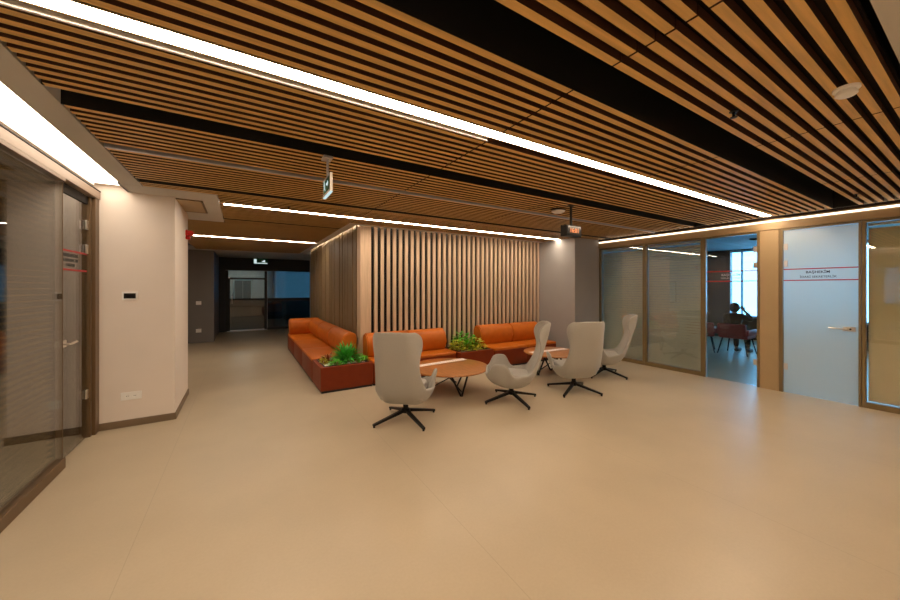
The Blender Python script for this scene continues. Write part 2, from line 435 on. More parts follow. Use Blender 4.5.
# clock
t = empty('digital_clock', (3.52, 2.85, H))
MB().lathe([(.045, 0), (.045, -.008), (.016, -.012)], 20).build('ceiling_flange', M['black'], t)
MB().tube([(0, 0, -.01), (0, 0, -.26)], .016, 14).build('pole', M['black'], t)
MB().box(-.135, .135, -.05, .05, -.395, -.255, bev=.006).build('case', M['black'], t)
MB().box(-.122, .122, -.053, -.050, -.382, -.268).build('dial_window', M['screen'], t)
text_mesh('digits', '16:01', .078, M['led'], t, Matrix.Translation((0, -.0545, -.325)) @ Matrix.Rotation(PI/2, 4, 'X'), bold=.0004)
tag(t, 'black digital clock with orange digits hanging on a ceiling pole', 'clock')

# access hatch in the gypsum panel
t = empty('ceiling_hatch', (-.55, 5.36, H))
MB().box(-.12, .12, -.36, .36, -.010, -.003, bev=.002, seg=1).build('lid', M['post'], t)
MB().box(-.14, -.122, -.38, .38, -.012, 0).box(.122, .14, -.38, .38, -.012, 0).box(-.122, .122, -.38, -.362, -.012, 0).box(-.122, .122, .362, .38, -.012, 0).build('frame', M['base'], t)
tag(t, 'beige access hatch in the gypsum ceiling beside the white wall block', 'hatch')
# fire alarm
t = empty('fire_alarm', (-.66, 5.80, 2.24))
MB().lathe([(.045, 0), (.045, .02), (.03, .026)], 20).build('back_plate', M['red'], t).data.transform(Matrix.Rotation(PI/2, 4, 'Y'))
o = smooth_by_angle(MB().lathe([(.034, .024), (.040, .05), (.036, .075), (.012, .086)], 20).build('beacon', M['red'], t)); o.data.transform(Matrix.Rotation(PI/2, 4, 'Y'))
MB().box(.0, .05, -.03, .03, -.085, -.045, bev=.006).build('sounder', M['red'], t)
tag(t, 'red fire alarm beacon on the end face of the white wall block', 'fire alarm')
# thermostat, socket, switches
t = empty('thermostat', (-1.04, 4.94, 1.41))
MB().box(-.065, .065, -.014, 0, -.045, .045, bev=.004).build('case', M['white'], t)
MB().box(-.048, .048, -.0165, -.014, -.028, .028).build('display', M['screen'], t)
tag(t, 'white wall thermostat with dark display on the white wall block', 'thermostat')
t = empty('power_socket', (-1.03, 4.94, .33))
MB().box(-.085, .085, -.010, 0, -.042, .042, bev=.003).build('plate', M['white'], t)
for dx in (-.03, .03):
    o = MB().lathe([(.026, 0), (.026, .003), (.020, .003), (.018, .001)], 20).build('outlet', M['white'], t); o.data.transform(Matrix.Translation((dx, -.0095, 0)) @ Matrix.Rotation(PI/2, 4, 'X'))
    MB().box(dx - .009, dx - .004, -.0135, -.010, -.003, .003).box(dx + .004, dx + .009, -.0135, -.010, -.003, .003).build('pin_holes', M['ink'], t)
tag(t, 'white double power socket low on the white wall block', 'socket')
for z, l in ((1.08, 'upper white switch plate on the grey corridor wall'), (.33, 'lower white socket plate on the grey corridor wall')):
    t = empty('switch_plate', (-1.02, 11.4, z))
    MB().box(-.06, .06, -.012, 0, -.05, .05, bev=.004).build('plate', M['white'], t)
    MB().box(-.03, .03, -.018, -.012, -.03, .03, bev=.003).build('rocker', M['white'], t)
    tag(t, l, 'switch')

# ------------------------------------------------------------------ glass partitions
def window(name, x, y0, y1, z0, z1, label, fw=.035, m='bronze', gm='glass', depth=.06, sill=.07, end=None):
    t = empty(name, (x, (y0 + y1) / 2, 0)); h = (y1 - y0) / 2; d = depth / 2
    f = MB().box(-d, d, -h, -h + fw, 0, z1, bev=.002, seg=1).box(-(.006 if end else d), (.006 if end else d), h - (end or fw), h, 0, z1, bev=.002, seg=1)
    f.box(-d, d, -h + fw, h - fw, 0, sill, bev=.002, seg=1).box(-d, d, -h + fw, h - fw, z1 - fw, z1, bev=.002, seg=1)
    f.build('window_frame', M[m], t)
    MB().box(-.004, .004, -h + fw - .005, h - (end or fw) + .003, sill - .005, z1 - fw + .005).build('glazing', M[gm], t)
    return struct(t, label, 'window')
def blind(x, y0, y1, z0, z1, label, tilt, mk='blind', pitch=.040, wid=.042):
    t = empty('venetian_blind', (x, (y0 + y1) / 2, z0)); h = (y1 - y0) / 2
    MB().box(-.016, .016, -h, h, z1 - z0 - .03, z1 - z0, bev=.002, seg=1).build('headrail', M[mk], t)
    m = MB(); n = int((z1 - z0 - .05) / pitch); c, s = math.cos(tilt), math.sin(tilt)
    for k in range(n):
        z = .02 + k * pitch; a = wid / 2
        m.prism([(-a * c, z - a * s), (a * c, z + a * s), (a * c, z + a * s + .0012), (-a * c, z - a * s + .0012)], 'Y', -h, h)
    m.build('slats', M[mk], t)
    for yy in (-h * .6, h * .6): MB().box(-.0008, .0008, yy - .001, yy + .001, .01, z1 - z0 - .02).build('ladder_cord', M[mk], t)
    MB().box(-.012, .012, -h, h, 0, .014, bev=.002, seg=1).build('bottom_rail', M[mk], t)
    return tag(t, label, 'blind')

# right side, X = 6.65
ZT = 2.345
struct(MB().box(6.60, 6.70, -1.6, 4.62, ZT + .002, 2.45, bev=.003).build('trim_2', M['post']), 'beige header rail along the top of the right glass partition', 'trim')
struct(MB().box(6.61, 6.78, -1.6, 4.62, 2.484, 2.9).build('wall_right', M['plenum']), 'wall strip above the right glass partition', 'wall')
window('window_1', 6.655, 3.645, 4.615, 0, ZT, 'far fixed glass panel beside the grey column')
window('window_2', 6.655, 2.665, 3.640, 0, ZT, 'middle fixed glass panel next to the clear glass door')
window('window_3', 6.655, -1.6, .945, 0, ZT, 'fixed glass panel at the right edge beside the frosted door')
blind(6.70, 3.69, 4.575, .08, 2.30, 'grey venetian blind behind the far fixed glass panel', math.radians(60), 'blind', .048, .048)
blind(6.70, 2.71, 3.60, .08, 2.30, 'grey venetian blind behind the glass panel next to the clear door', math.radians(60), 'blind', .048, .048)
blind(6.70, -1.55, .90, .08, 2.30, 'tan venetian blind behind the glass panel at the right edge', math.radians(68), 'blind_tan', .040, .044)
wall('wall_right_post', (6.615, 6.72, 1.715, 1.925, 0, ZT), 'post', 'beige post panel between the clear and the frosted glass doors', bev=.004)

def lever(t, y, z, x, sgn, m='chrome'):
    """lock plate and lever handle; sgn = direction of the lever along Y, x = face of the glass, faces -X"""
    h = MB().box(x - .012, x, y - .055, y + .055, z - .03, z + .03, bev=.004).build('door_handle', M[m], t)
    MB().tube([(x - .012, y + .03 * sgn, z), (x - .05, y + .03 * sgn, z), (x - .055, y + .045 * sgn, z), (x - .052, y + .17 * sgn, z + .004)], .0095, 12).build('lever', M[m], h)
    o = MB().lathe([(.010, 0), (.010, .003)], 16).build('keyhole', M['ink'], h); o.data.transform(Matrix.Translation((x - .012, y - .012 * sgn, z)) @ Matrix.Rotation(-PI/2, 4, 'Y'))
def hinge(t, y, z, x, sx=-1, m='chrome'):
    MB().box(x, x + sx * .014, y - .022, y + .022, z - .045, z + .045, bev=.003).build('hinge', M[m], t)

# clear door (closed, opening to the office)
t = empty('door_1', (6.65, 2.29, 0))
MB().box(-.03, .03, .335, .372, 0, ZT, bev=.002).box(-.03, .03, -.36, -.330, 0, ZT, bev=.002).box(-.03, .03, -.33, .335, ZT - .03, ZT, bev=.002).build('door_frame', M['bronze'], t)
MB().box(-.004, .004, -.325, .33, .012, ZT - .035).build('door_leaf', M['doorglass'], t)
for z in (2.08, 1.84, .37): hinge(t, -.305, z, -.004)
MB().box(-.0062, -.0042, -.325, .33, 1.752, 1.768).box(-.0062, -.0042, -.325, .33, 1.592, 1.608).build('red_lines', M['redfilm'], t)
R_TXT = lambda y, z, x=-.0052: Matrix.Translation((x, y, z)) @ Matrix.Rotation(-PI/2, 4, 'Z') @ Matrix.Rotation(PI/2, 4, 'X')
text_mesh('lettering', 'BAŞHEKİM', .05, M['alu'], t, R_TXT(0, 1.70), .0006); text_mesh('lettering', 'TOPLANTI ODASI', .034, M['alu'], t, R_TXT(0, 1.648), .0003)
struct(t, 'clear glass office door with red lines, showing a seated person', 'door')
# frosted door
t = empty('door_2', (6.65, 1.32, 0))
MB().box(-.03, .03, .352, .392, 0, ZT, bev=.002).box(-.03, .03, -.372, -.350, 0, ZT, bev=.002).box(-.03, .03, -.35, .352, ZT - .03, ZT, bev=.002).build('door_frame', M['bronze'], t)
MB().box(-.005, .005, -.346, .348, .003, ZT - .034).build('door_leaf', M['frost'], t)
for z in (2.08, 1.84, .37): hinge(t, .325, z, -.005)
MB().box(-.0075, -.0055, -.346, .348, 1.752, 1.766).box(-.0075, -.0055, -.346, .348, 1.594, 1.608).build('red_lines', M['redfilm'], t)
text_mesh('lettering', 'BAŞHEKİM', .046, M['ink'], t, R_TXT(.01, 1.710, -.0062), .0008)
text_mesh('lettering', 'İDARİ SEKRETERLİK', .038, M['ink'], t, R_TXT(.01, 1.646, -.0062), .0002)
lever(t, -.270, .965, -.005, 1)
struct(t, 'frosted glass door with red lines and black lettering', 'door')

# left side, X = -1.29
ZL = 2.415
struct(MB().box(-1.36, -1.268, .6, 4.93, ZL - .002, 2.492, bev=.004).build('trim_3', M['header']), 'bronze header rail over the left glass office front', 'trim')
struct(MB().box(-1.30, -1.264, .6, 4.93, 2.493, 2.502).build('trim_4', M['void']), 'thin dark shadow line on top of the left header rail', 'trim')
window('window_4', -1.29, 1.9, 4.115, 0, ZL - .005, 'large fixed glass panel at the left edge', end=.008, fw=.03, sill=.085, m='dark_bronze')
blind(-1.335, .64, 1.85, .09, 2.40, 'tan venetian blind behind the left glass panel beside the viewer', math.radians(-12), 'blind_tan', .046, .028)
window('window_5', -1.29, .6, 1.895, 0, ZL - .005, 'fixed glass panel beside the viewer on the left', fw=.03, sill=.085, m='dark_bronze')
blind(-1.335, 1.94, 4.07, .09, 2.40, 'tan venetian blind behind the large left glass panel', math.radians(-12), 'blind_tan', .046, .028)
wall('wall_left_jamb', (-1.40, -1.28, 4.83, 4.935, 0, ZL - .005), 'dark_bronze', 'dark bronze door jamb against the white wall block', bev=.003)
t = empty('door_3', (-1.335, 4.44, 0))
MB().box(-.03, .03, .345, .385, 0, ZL - .005, bev=.002).build('door_frame', M['dark_bronze'], t)
MB().box(-.03, .012, -.30, .345, ZL - .085, ZL - .005).build('head_shade', M['void'], t)  # near-black block painted in as the shade of the reveal above the leaf
MB().box(-.005, .005, -.295, .34, .012, ZL - .095).build('door_leaf', M['glass'], t)
for z in (2.12, 1.88, .44): hinge(t, .318, z, .005, 1)
MB().box(.0055, .0075, -.295, .34, 1.822, 1.838).box(.0055, .0075, -.295, .34, 1.652, 1.668).build('red_lines', M['redfilm'], t)
L_TXT = lambda y, z: Matrix.Translation((.0062, y, z)) @ Matrix.Rotation(PI/2, 4, 'Z') @ Matrix.Rotation(PI/2, 4, 'X')
for s, z, k in (('BAŞHEKİM', 1.789, .040), ('YARDIMCISI', 1.745, .038), ('ODASI', 1.701, .038)): text_mesh('lettering', s, k, M['ink'], t, L_TXT(-.03, z) @ Matrix.Scale(1.55, 4, (1, 0, 0)), .001)
h = MB().box(.005, .017, -.245, -.145, .98, 1.04, bev=.004).build('door_handle', M['chrome'], t)
MB().tube([(.017, -.215, 1.01), (.055, -.215, 1.01), (.06, -.20, 1.01), (.057, -.07, 1.014)], .0095, 12).build('lever', M['chrome'], h)
MB().box(.005, .012, -.285, -.262, 1.36, 1.42, bev=.002).build('latch_plate', M['ink'], t)
struct(t, 'glass office door on the left with red lines and lettering', 'door')
# left office interior
struct(MB().box(-6.0, -1.37, .55, 4.94, .001, .006).build('floor_office', M['dark_wall']), 'dark sheet added over the left office floor to darken the blind gaps', 'floor')  # dark sheet added so the gaps between blind slats look dark
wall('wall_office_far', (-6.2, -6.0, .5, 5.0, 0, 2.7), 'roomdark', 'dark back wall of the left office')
wall('wall_office_side', (-6.0, -1.45, 4.95, 5.05, 0, 2.7), 'wallroom', 'side wall of the left office')
wall('wall_office_near', (-6.0, -1.45, .4, .55, 0, 2.7), 'wallroom', 'near wall of the left office')

# ------------------------------------------------------------------ corridor end: dark glass doors and lobby
YD = 13.75
m = MB().box(-.68, 3.2, YD - .06, YD + .10, 2.09, 2.6)
struct(m.build('wall_lintel', M['dark_wall']), 'black lintel over the corridor glass doors', 'wall')
wall('wall_door_side', (-.68, -.50, YD - .06, YD + .10, 0, 2.09), 'dark_wall', 'black pier left of the corridor glass doors')
wall('wall_corridor_right', (3.0, 3.2, 10.6, YD - .06, 0, 2.6), 'dark_wall', 'dark corridor wall behind the wooden core')
t = empty('door_4', (.16, YD, 0))
f = MB().box(-.58, -.53, -.04, .04, 0, 1.82).box(.50, .58, -.04, .04, 0, 2.08).box(-.53, .50, -.04, .04, 1.78, 1.84).box(-.53, .50, -.04, .04, 1.06, 1.12).box(-.66, -.58, -.04, .04, 0, 2.08)
f.build('door_frame', M['black'], t)
MB().box(-.53, .50, -.006, .006, .04, 1.06).build('lower_pane', M['smoked'], t)
MB().box(-.53, .50, -.006, .006, 1.12, 1.78).build('upper_pane', M['darkglass'], t)
MB().box(-.58, .50, -.006, .006, 1.84, 2.09).build('transom_pane', M['darkglass'], t)
MB().box(-.62, .58, -.05, .05, 0, .022, bev=.003).build('threshold', M['alu'], t)
MB().tube([(-.47, -.05, .95), (-.47, -.05, 1.20)], .012).build('door_handle', M['chrome'], t)
struct(t, 'dark framed glass door at the far end of the corridor', 'door')
t = empty('window_6', (1.85, YD, 0))
MB().box(-1.10, 1.25, -.04, .04, 1.0, 1.12).box(-1.10, 1.25, -.04, .04, 0, .10).build('window_frame', M['black'], t)
MB().box(-1.10, 1.25, -.006, .006, .10, 1.0).build('lower_pane', M['smoked'], t)
MB().box(-1.10, 1.25, -.006, .006, 1.12, 2.09).build('upper_pane', M['darkglass'], t)
struct(t, 'dark glazed screen right of the corridor door', 'window')
t = empty('exit_sign', (.52, 13.2, H))
for xx in (-.1, .1): MB().tube([(xx, 0, -.012), (xx, 0, -.06)], .008).build('hanger', M['black'], t)
MB().box(-.22, .22, -.02, .02, -.24, -.05, bev=.003).build('sign_panel', M['green'], t)
MB().box(-.20, -.12, -.024, -.020, -.22, -.07).box(-.12, .20, -.024, -.020, -.22, -.195).prism([(.02, -.16), (.10, -.10), (.13, -.10), (.13, -.17), (.10, -.17)], 'Y', -.024, -.020).build('pictogram', M['signlit'], t)
tag(t, 'far small lit exit sign hanging before the dark corridor doors', 'exit sign')
# lobby
wall('wall_lobby_back', (-2.5, 6.2, 20.6, 20.8, 0, 2.9), 'lobbywall', 'lit lobby wall with lift doors far behind the corridor glass')
wall('wall_lobby_left', (-2.5, -2.3, YD + .1, 20.6, 0, 2.9), 'grey_wall', 'left wall of the far lobby')
wall('wall_lobby_partition', (.98, 1.06, 14.6, 20.6, 0, 2.9), 'wallroom', 'partition between far lobby and the blue lit room')
struct(MB().box(6.0, 6.2, YD + .1, 20.6, 0, .5).box(6.0, 6.2, YD + .1, 20.6, 2.5, 2.9).build('wall_lobby_right', M['grey_wall']), 'lobby side wall with an opening added to let in blue sky light', 'wall')  # gap between the two boxes is added to light the teal pane
wall('wall_lobby_front', (3.2, 6.2, YD - .06, YD + .1, 0, 2.9), 'grey_wall', 'front wall of the far lobby')
struct(MB().box(-2.5, 6.2, YD + .1, 20.6, 2.62, 2.70).build('ceiling_lobby', M['roomceil']), 'ceiling of the far lobby', 'ceiling')
t = empty('lift_doors', (.0, 20.598, 0))
MB().box(-.36, -.010, -.03, 0, 0, 1.85).build('door_panel', M['steel'], t); MB().box(.010, .36, -.03, 0, 0, 1.85).build('door_panel', M['steel'], t)
MB().box(-.41, -.36, -.05, 0, 0, 1.92).box(.36, .41, -.05, 0, 0, 1.92).box(-.36, .36, -.05, 0, 1.85, 1.92).build('surround', M['chrome'], t)
tag(t, 'steel lift doors in the lobby seen through the corridor glass', 'lift doors')
t = empty('ceiling_lamp', (.0, 19.4, 2.62))
MB().box(-.5, .5, -.12, .12, -.03, -.01).build('diffuser', M['lamp'], t); MB().box(-.52, .52, -.14, .14, -.012, 0).build('housing', M['white'], t)
tag(t, 'lit ceiling lamp in the far lobby', 'light')

# ------------------------------------------------------------------ right office seen through the clear door
wall('wall_meeting_side', (6.72, 12.9, 4.95, 5.05, 0, 2.7), 'wallroom', 'grey side wall of the meeting room')
m = MB().box(12.5, 12.7, 4.34, 4.95, 0, 2.7)
struct(m.build('wall_meeting_pier', M['roomdark']), 'dark pier left of the meeting room window', 'wall')
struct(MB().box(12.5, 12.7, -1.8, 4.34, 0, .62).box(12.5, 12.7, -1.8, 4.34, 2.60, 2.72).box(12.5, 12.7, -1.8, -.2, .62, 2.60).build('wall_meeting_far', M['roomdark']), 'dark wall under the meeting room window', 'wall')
wall('wall_meeting_near', (6.80, 12.9, -1.8, -1.65, 0, 2.7), 'wallroom', 'near wall of the meeting room')
struct(MB().box(6.72, 12.7, -1.8, 4.95, 2.62, 2.70).build('ceiling_meeting', M['roomceil']), 'blue-grey ceiling of the meeting room', 'ceiling')
t = empty('window_7', (12.55, 2.1, 0))
f = MB()
for yy in (-2.30, -1.2, -.1, 1.95, 2.24): f.box(-.02, .02, yy - .022, yy + .022, .62, 2.60)
f.box(-.03, .03, -2.3, 2.24, .62, .68).box(-.03, .03, -2.3, 2.24, 2.54, 2.60)
f.build('window_frame', M['alu'], t)
MB().box(-.004, .004, -2.28, 2.22, .66, 2.56).build('glazing', M['doorglass'], t)
struct(t, 'bright daylight window at the back of the meeting room', 'window')
for cx, cy, l in ((8.9, 3.2, 'dark ceiling downlight in the meeting room, nearer the door'), (10.0, 3.0, 'dark ceiling downlight in the meeting room, farther from the door')):
    tag(MB().lathe([(.09, 0), (.09, -.02), (.07, -.03), (.06, -.012)], 20, (cx, cy, 2.62)).build('downlight', M['black']), l, 'downlight')
t = empty('wall_poster', (-1.30, 7.2, 1.32))
MB().box(0, .02, -.42, .42, -.42, .42, bev=.003).build('poster_frame', M['dark_bronze'], t)
MB().box(.020, .024, -.39, .39, -.39, .39).build('poster_sheet', M['paper'], t)
tag(t, 'pale blue framed sheet on the corridor wall, seen mirrored in the glass', 'poster')

def red_chair(x, y, rz, label):
    t = empty('red_armchair', (x, y, 0), rz)
    MB().box(-.27, .27, -.26, .28, .36, .46, bev=.04, seg=3).build('seat', M['redseat'], t, True)
    o = MB().prism([(-.20, .42), (-.29, .42), (-.35, .68), (-.28, .70)], 'X', -.26, .26).build('backrest', M['redseat'], t)
    bv = o.modifiers.new('b', 'BEVEL'); bv.width = .025; bv.segments = 3
    for s in (-1, 1): MB().box(s * .27 - .03, s * .27 + .03, -.28, .22, .44, .57, bev=.025, seg=3).build('armrest', M['redseat'], t, True)
    for sx in (-1, 1):
        for sy in (-1, 1): MB().tube([(sx * .20, sy * .19, .37), (sx * .27, sy * .27, 0)], .016, 10, .010).build('leg', M['blackmetal'], t)
    return tag(t, label, 'armchair', 'red meeting room armchairs')
red_chair(9.42, 3.84, math.radians(-70), 'dark red armchair standing empty by the white table')
red_chair(9.56, 3.18, math.radians(-90), 'dark red armchair with the seated person in it')
t = empty('round_table', (9.95, 4.35, 0))
MB().lathe([(.34, .715), (.36, .725), (.36, .74), (.34, .75)], 40).build('tabletop', M['white'], t)
MB().lathe([(.03, .02), (.03, .715)], 16).build('column', M['blackmetal'], t); MB().lathe([(.24, 0), (.24, .012), (.03, .03)], 30).build('foot', M['blackmetal'], t)
tag(t, 'round white table behind the empty dark red armchair', 'table')
t = empty('side_table', (10.25, 2.62, 0))
MB().box(-.42, .42, -.30, .30, .43, .455, bev=.004).build('tabletop', M['white'], t)
for sx in (-1, 1):
    for sy in (-1, 1): MB().tube([(sx * .38, sy * .26, .43), (sx * .38, sy * .26, .012)], .013).build('leg', M['blackmetal'], t)
MB().tube([(-.38, -.26, .014), (.38, -.26, .014)], .013).tube([(-.38, .26, .014), (.38, .26, .014)], .013).tube([(-.38, -.26, .014), (-.38, .26, .014)], .013).tube([(.38, -.26, .014), (.38, .26, .014)], .013).build('floor_frame', M['blackmetal'], t)
tag(t, 'low side table with black frame beside the seated person', 'table')

# ------------------------------------------------------------------ seated person
def skin_mesh(name, verts, edges, radii, m, parent, root=0, sub=2):
    me = bpy.data.meshes.new(name); me.from_pydata(verts, edges, []); me.update()
    o = bpy.data.objects.new(name, me); C.objects.link(o)
    o.modifiers.new('s', 'SKIN'); ly = me.skin_vertices[0].data if me.skin_vertices else None
    if ly is None:
        bm = bmesh.new(); bm.from_mesh(me); bm.verts.layers.skin.verify(); bm.to_mesh(me); bm.free(); ly = me.skin_vertices[0].data
    for i, r in enumerate(radii):
        ly[i].radius = (r, r) if not isinstance(r, tuple) else r; ly[i].use_root = (i == root)
    s = o.modifiers.new('u', 'SUBSURF'); s.levels = sub; s.render_levels = sub
    dg = bpy.context.evaluated_depsgraph_get(); dg.update()
    nm = bpy.data.meshes.new_from_object(o.evaluated_get(dg)); bpy.data.objects.remove(o)
    nm.name = name; nm.materials.clear(); nm.materials.append(m)
    for p in nm.polygons: p.use_smooth = True
    o = bpy.data.objects.new(name, nm); C.objects.link(o); o.parent = parent
    return o

PX, PYY = 9.56, 3.20
pr = empty('person', (PX, PYY, 0), math.radians(-90)); pr.scale = (.90, .90, .90)    # faces local +Y: towards the window
V = [(0, -.06, .54), (0, -.09, .66), (0, -.11, .80), (0, -.10, .92), (0, -.09, 1.00), (0, -.075, 1.06),      # 0-5 spine, neck
     (0, -.06, 1.13), (0, -.045, 1.20),                                                                  # 6-7 head
     (.17, -.10, .955), (.33, -.03, .86), (.20, .06, 1.03), (.145, .04, 1.10),                             # 8-11 right arm raised to the head
     (-.17, -.10, .955), (-.23, .02, .72), (-.17, .22, .62), (-.15, .29, .60),                             # 12-15 left arm resting
     (.09, .0, .53), (.11, .38, .52), (.11, .42, .12), (.11, .52, .06),                                    # 16-19 right leg
     (-.09, .0, .53), (-.12, .38, .52), (-.13, .42, .12), (-.13, .52, .06)]                               # 20-23 left leg
Ed = [(0, 1), (1, 2), (2, 3), (3, 4), (4, 5), (5, 6), (6, 7), (3, 8), (8, 9), (9, 10), (10, 11), (3, 12), (12, 13), (13, 14), (14, 15), (0, 16), (16, 17), (17, 18), (18, 19), (0, 20), (20, 21), (21, 22), (22, 23)]
R = [(.15, .11), (.14, .10), (.15, .11), (.14, .095), .055, .05, (.072, .085), (.062, .075), .062, .044, .032, .026, .062, .044, .034, .028, .085, .062, .045, .038, .085, .062, .045, .038]
body = skin_mesh('body', V, Ed, R, M['skin'], pr)
for s, base, dr in ((1, Vector((.145, .04, 1.10)), Vector((-.55, .2, .8))), (-1, Vector((-.15, .29, .60)), Vector((.05, 1, -.15)))):
    d = dr.normalized(); side = d.cross(Vector((0, 1, .3) if s > 0 else (0, 0, 1))).normalized(); n = side.cross(d)
    hv, he, hr = [base - d * .02, base + d * .04], [(0, 1)], [.024, .030]
    for k, (o_, L) in enumerate(((-.030, .062), (-.010, .072), (.010, .070), (.028, .055))):
        i = len(hv); b0 = base + d * .065 + side * o_
        hv += [b0, b0 + d * L * .5 + n * .006, b0 + d * L * .9 + n * .022]; he += [(1, i), (i, i + 1), (i + 1, i + 2)]; hr += [.011, .009, .007]
    i = len(hv); b0 = base + d * .02 - side * .034
    hv += [b0, b0 + d * .03 - side * .018, b0 + d * .055 - side * .02 + n * .01]; he += [(0, i), (i, i + 1), (i + 1, i + 2)]; hr += [.012, .010, .008]
    hm = skin_mesh('hand', [tuple(v) for v in hv], he, hr, M['skin'], pr, 0, 1)
# face: nose, ears, mouth and eyes on the front of the head
skin_mesh('nose', [(0, .03, 1.15), (0, .055, 1.125)], [(0, 1)], [.010, .015], M['skin'], pr, 0, 1)
for s in (-1, 1):
    o = MB().lathe([(.002, -.006), (.010, -.004), (.012, 0), (.010, .004), (.002, .006)], 12).build('eye', M['ink'], pr, True); o.data.transform(Matrix.Translation((s * .03, .028, 1.155)))
    o = MB().lathe([(.004, -.02), (.018, -.01), (.02, .01), (.006, .026)], 12).build('ear', M['skin'], pr, True); o.data.transform(Matrix.Translation((s * .085, -.045, 1.14)))
MB().box(-.024, .024, .022, .034, 1.085, 1.093, bev=.003).build('mouth', M['redfilm'], pr)
# hair cap over the head
bm_ = MB(); bmesh.ops.create_uvsphere(bm_.bm, u_segments=24, v_segments=16, radius=1)
for v in bm_.bm.verts:
    v.co = Vector((v.co.x * .104, v.co.y * .118, v.co.z * .125))
    if v.co.y > .03 and v.co.z < .06: v.co.y = .03 - (.03 * max(0, -v.co.z / .125)); v.co.x *= 1.0
    v.co += Vector((0, -.068, 1.165))
bm_.build('hair', M['hair'], pr, True)
# clothing a little outside the body
sv = [V[i] for i in (0, 1, 2, 3, 4, 8, 9, 10, 12, 13, 14)]
skin_mesh('jacket', sv, [(0, 1), (1, 2), (2, 3), (3, 4), (3, 5), (5, 6), (6, 7), (3, 8), (8, 9), (9, 10)], [(.165, .125), (.155, .115), (.165, .125), (.155, .11), .062, .075, .056, .042, .075, .056, .044], M['cloth'], pr)
tv = [V[i] for i in (0, 16, 17, 18, 20, 21, 22)]
skin_mesh('trousers', tv, [(0, 1), (1, 2), (2, 3), (0, 4), (4, 5), (5, 6)], [(.16, .12), .098, .074, .056, .098, .074, .056], M['cloth'], pr)
for s in (-1, 1): MB().box(s * .12 - .045, s * .12 + .045, .36, .62, 0, .085, bev=.03, seg=3).build('shoe', M['ink'], pr, True)
tag(pr, 'person in dark clothes seated by the bright window, one hand raised to the head', 'person')

# ------------------------------------------------------------------ sofas and planters
SX0, SX1 = .93, 1.64      # corridor-side sofa
SF, SB = 5.02, 5.58       # front row
ZS = .375
def seat_unit(par, x0, x1, y0, y1):
    MB().box(x0 + .01, x1 - .01, y0 + .02, y1 - .02, 0, .03).build('plinth', M['black'], par)
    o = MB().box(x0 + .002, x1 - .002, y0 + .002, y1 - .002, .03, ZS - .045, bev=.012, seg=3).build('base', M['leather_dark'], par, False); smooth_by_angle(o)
    o = MB().box(x0, x1, y0, y1, ZS - .05, ZS, bev=.02, seg=4).build('seat_cushion', M['leather'], par); smooth_by_angle(o)
def bolster(par, axis, a0, a1, c, sgn, name='back_cushion'):
    """D-shaped back roll standing on the seat; c = rear plane, sgn = direction it bulges, axis = run direction"""
    prof = []; D, Ht = .25, .39
    pts = [(0, 0), (.19, 0), (.225, .03), (.25, .09), (.262, .16), (.262, .22), (.248, .28), (.218, .33), (.175, .365), (.125, .385), (.08, .385), (.03, .365), (.005, .33), (0, .28)]
    poly = [(c + sgn * u, ZS - .012 + v) for u, v in pts]
    o = MB().prism(poly, axis, a0 + .004, a1 - .004)
    es = [e for e in o.bm.edges if len(e.link_faces) == 2 and any(len(f.verts) > 5 for f in e.link_faces)]
    bmesh.ops.bevel(o.bm, geom=es, offset=.018, segments=3, affect='EDGES')
    ob = o.build(name, M['leather'], par); smooth_by_angle(ob, 50)
# long sofa along the plank wall
t = empty('sofa', (0, 0, 0))
ys = [5.70, 6.80, 7.95, 9.12]
for a, b in zip(ys, ys[1:]): seat_unit(t, SX0, SX1, a, b)
for a, b in zip((5.70, 6.76, 7.82), (6.76, 7.82, 8.88)): bolster(t, 'Y', a, b, SX1, -1)
bolster(t, 'X', SX0 + .02, SX1, 9.12, -1, 'armrest')
tag(t, 'long orange leather sofa running along the planked corridor wall', 'sofa', 'orange leather sofas')
t = empty('sofa', (0, 0, 0))
seat_unit(t, 1.70, 2.46, SF, SB); seat_unit(t, 2.46, 3.20, SF, SB)
bolster(t, 'X', 1.70, 2.44, SB, -1); bolster(t, 'X', 2.44, 3.18, SB, -1)
tag(t, 'orange leather sofa between the two planters before the slat wall', 'sofa', 'orange leather sofas')
t = empty('sofa', (0, 0, 0))
seat_unit(t, 3.96, 4.78, SF - .12, SB); seat_unit(t, 4.78, 5.60, SF - .12, SB)
bolster(t, 'X', 3.96, 4.78, SB, -1); bolster(t, 'X', 4.78, 5.56, SB, -1)
tag(t, 'orange leather sofa beside the grey column, right of the lime plants', 'sofa', 'orange leather sofas')

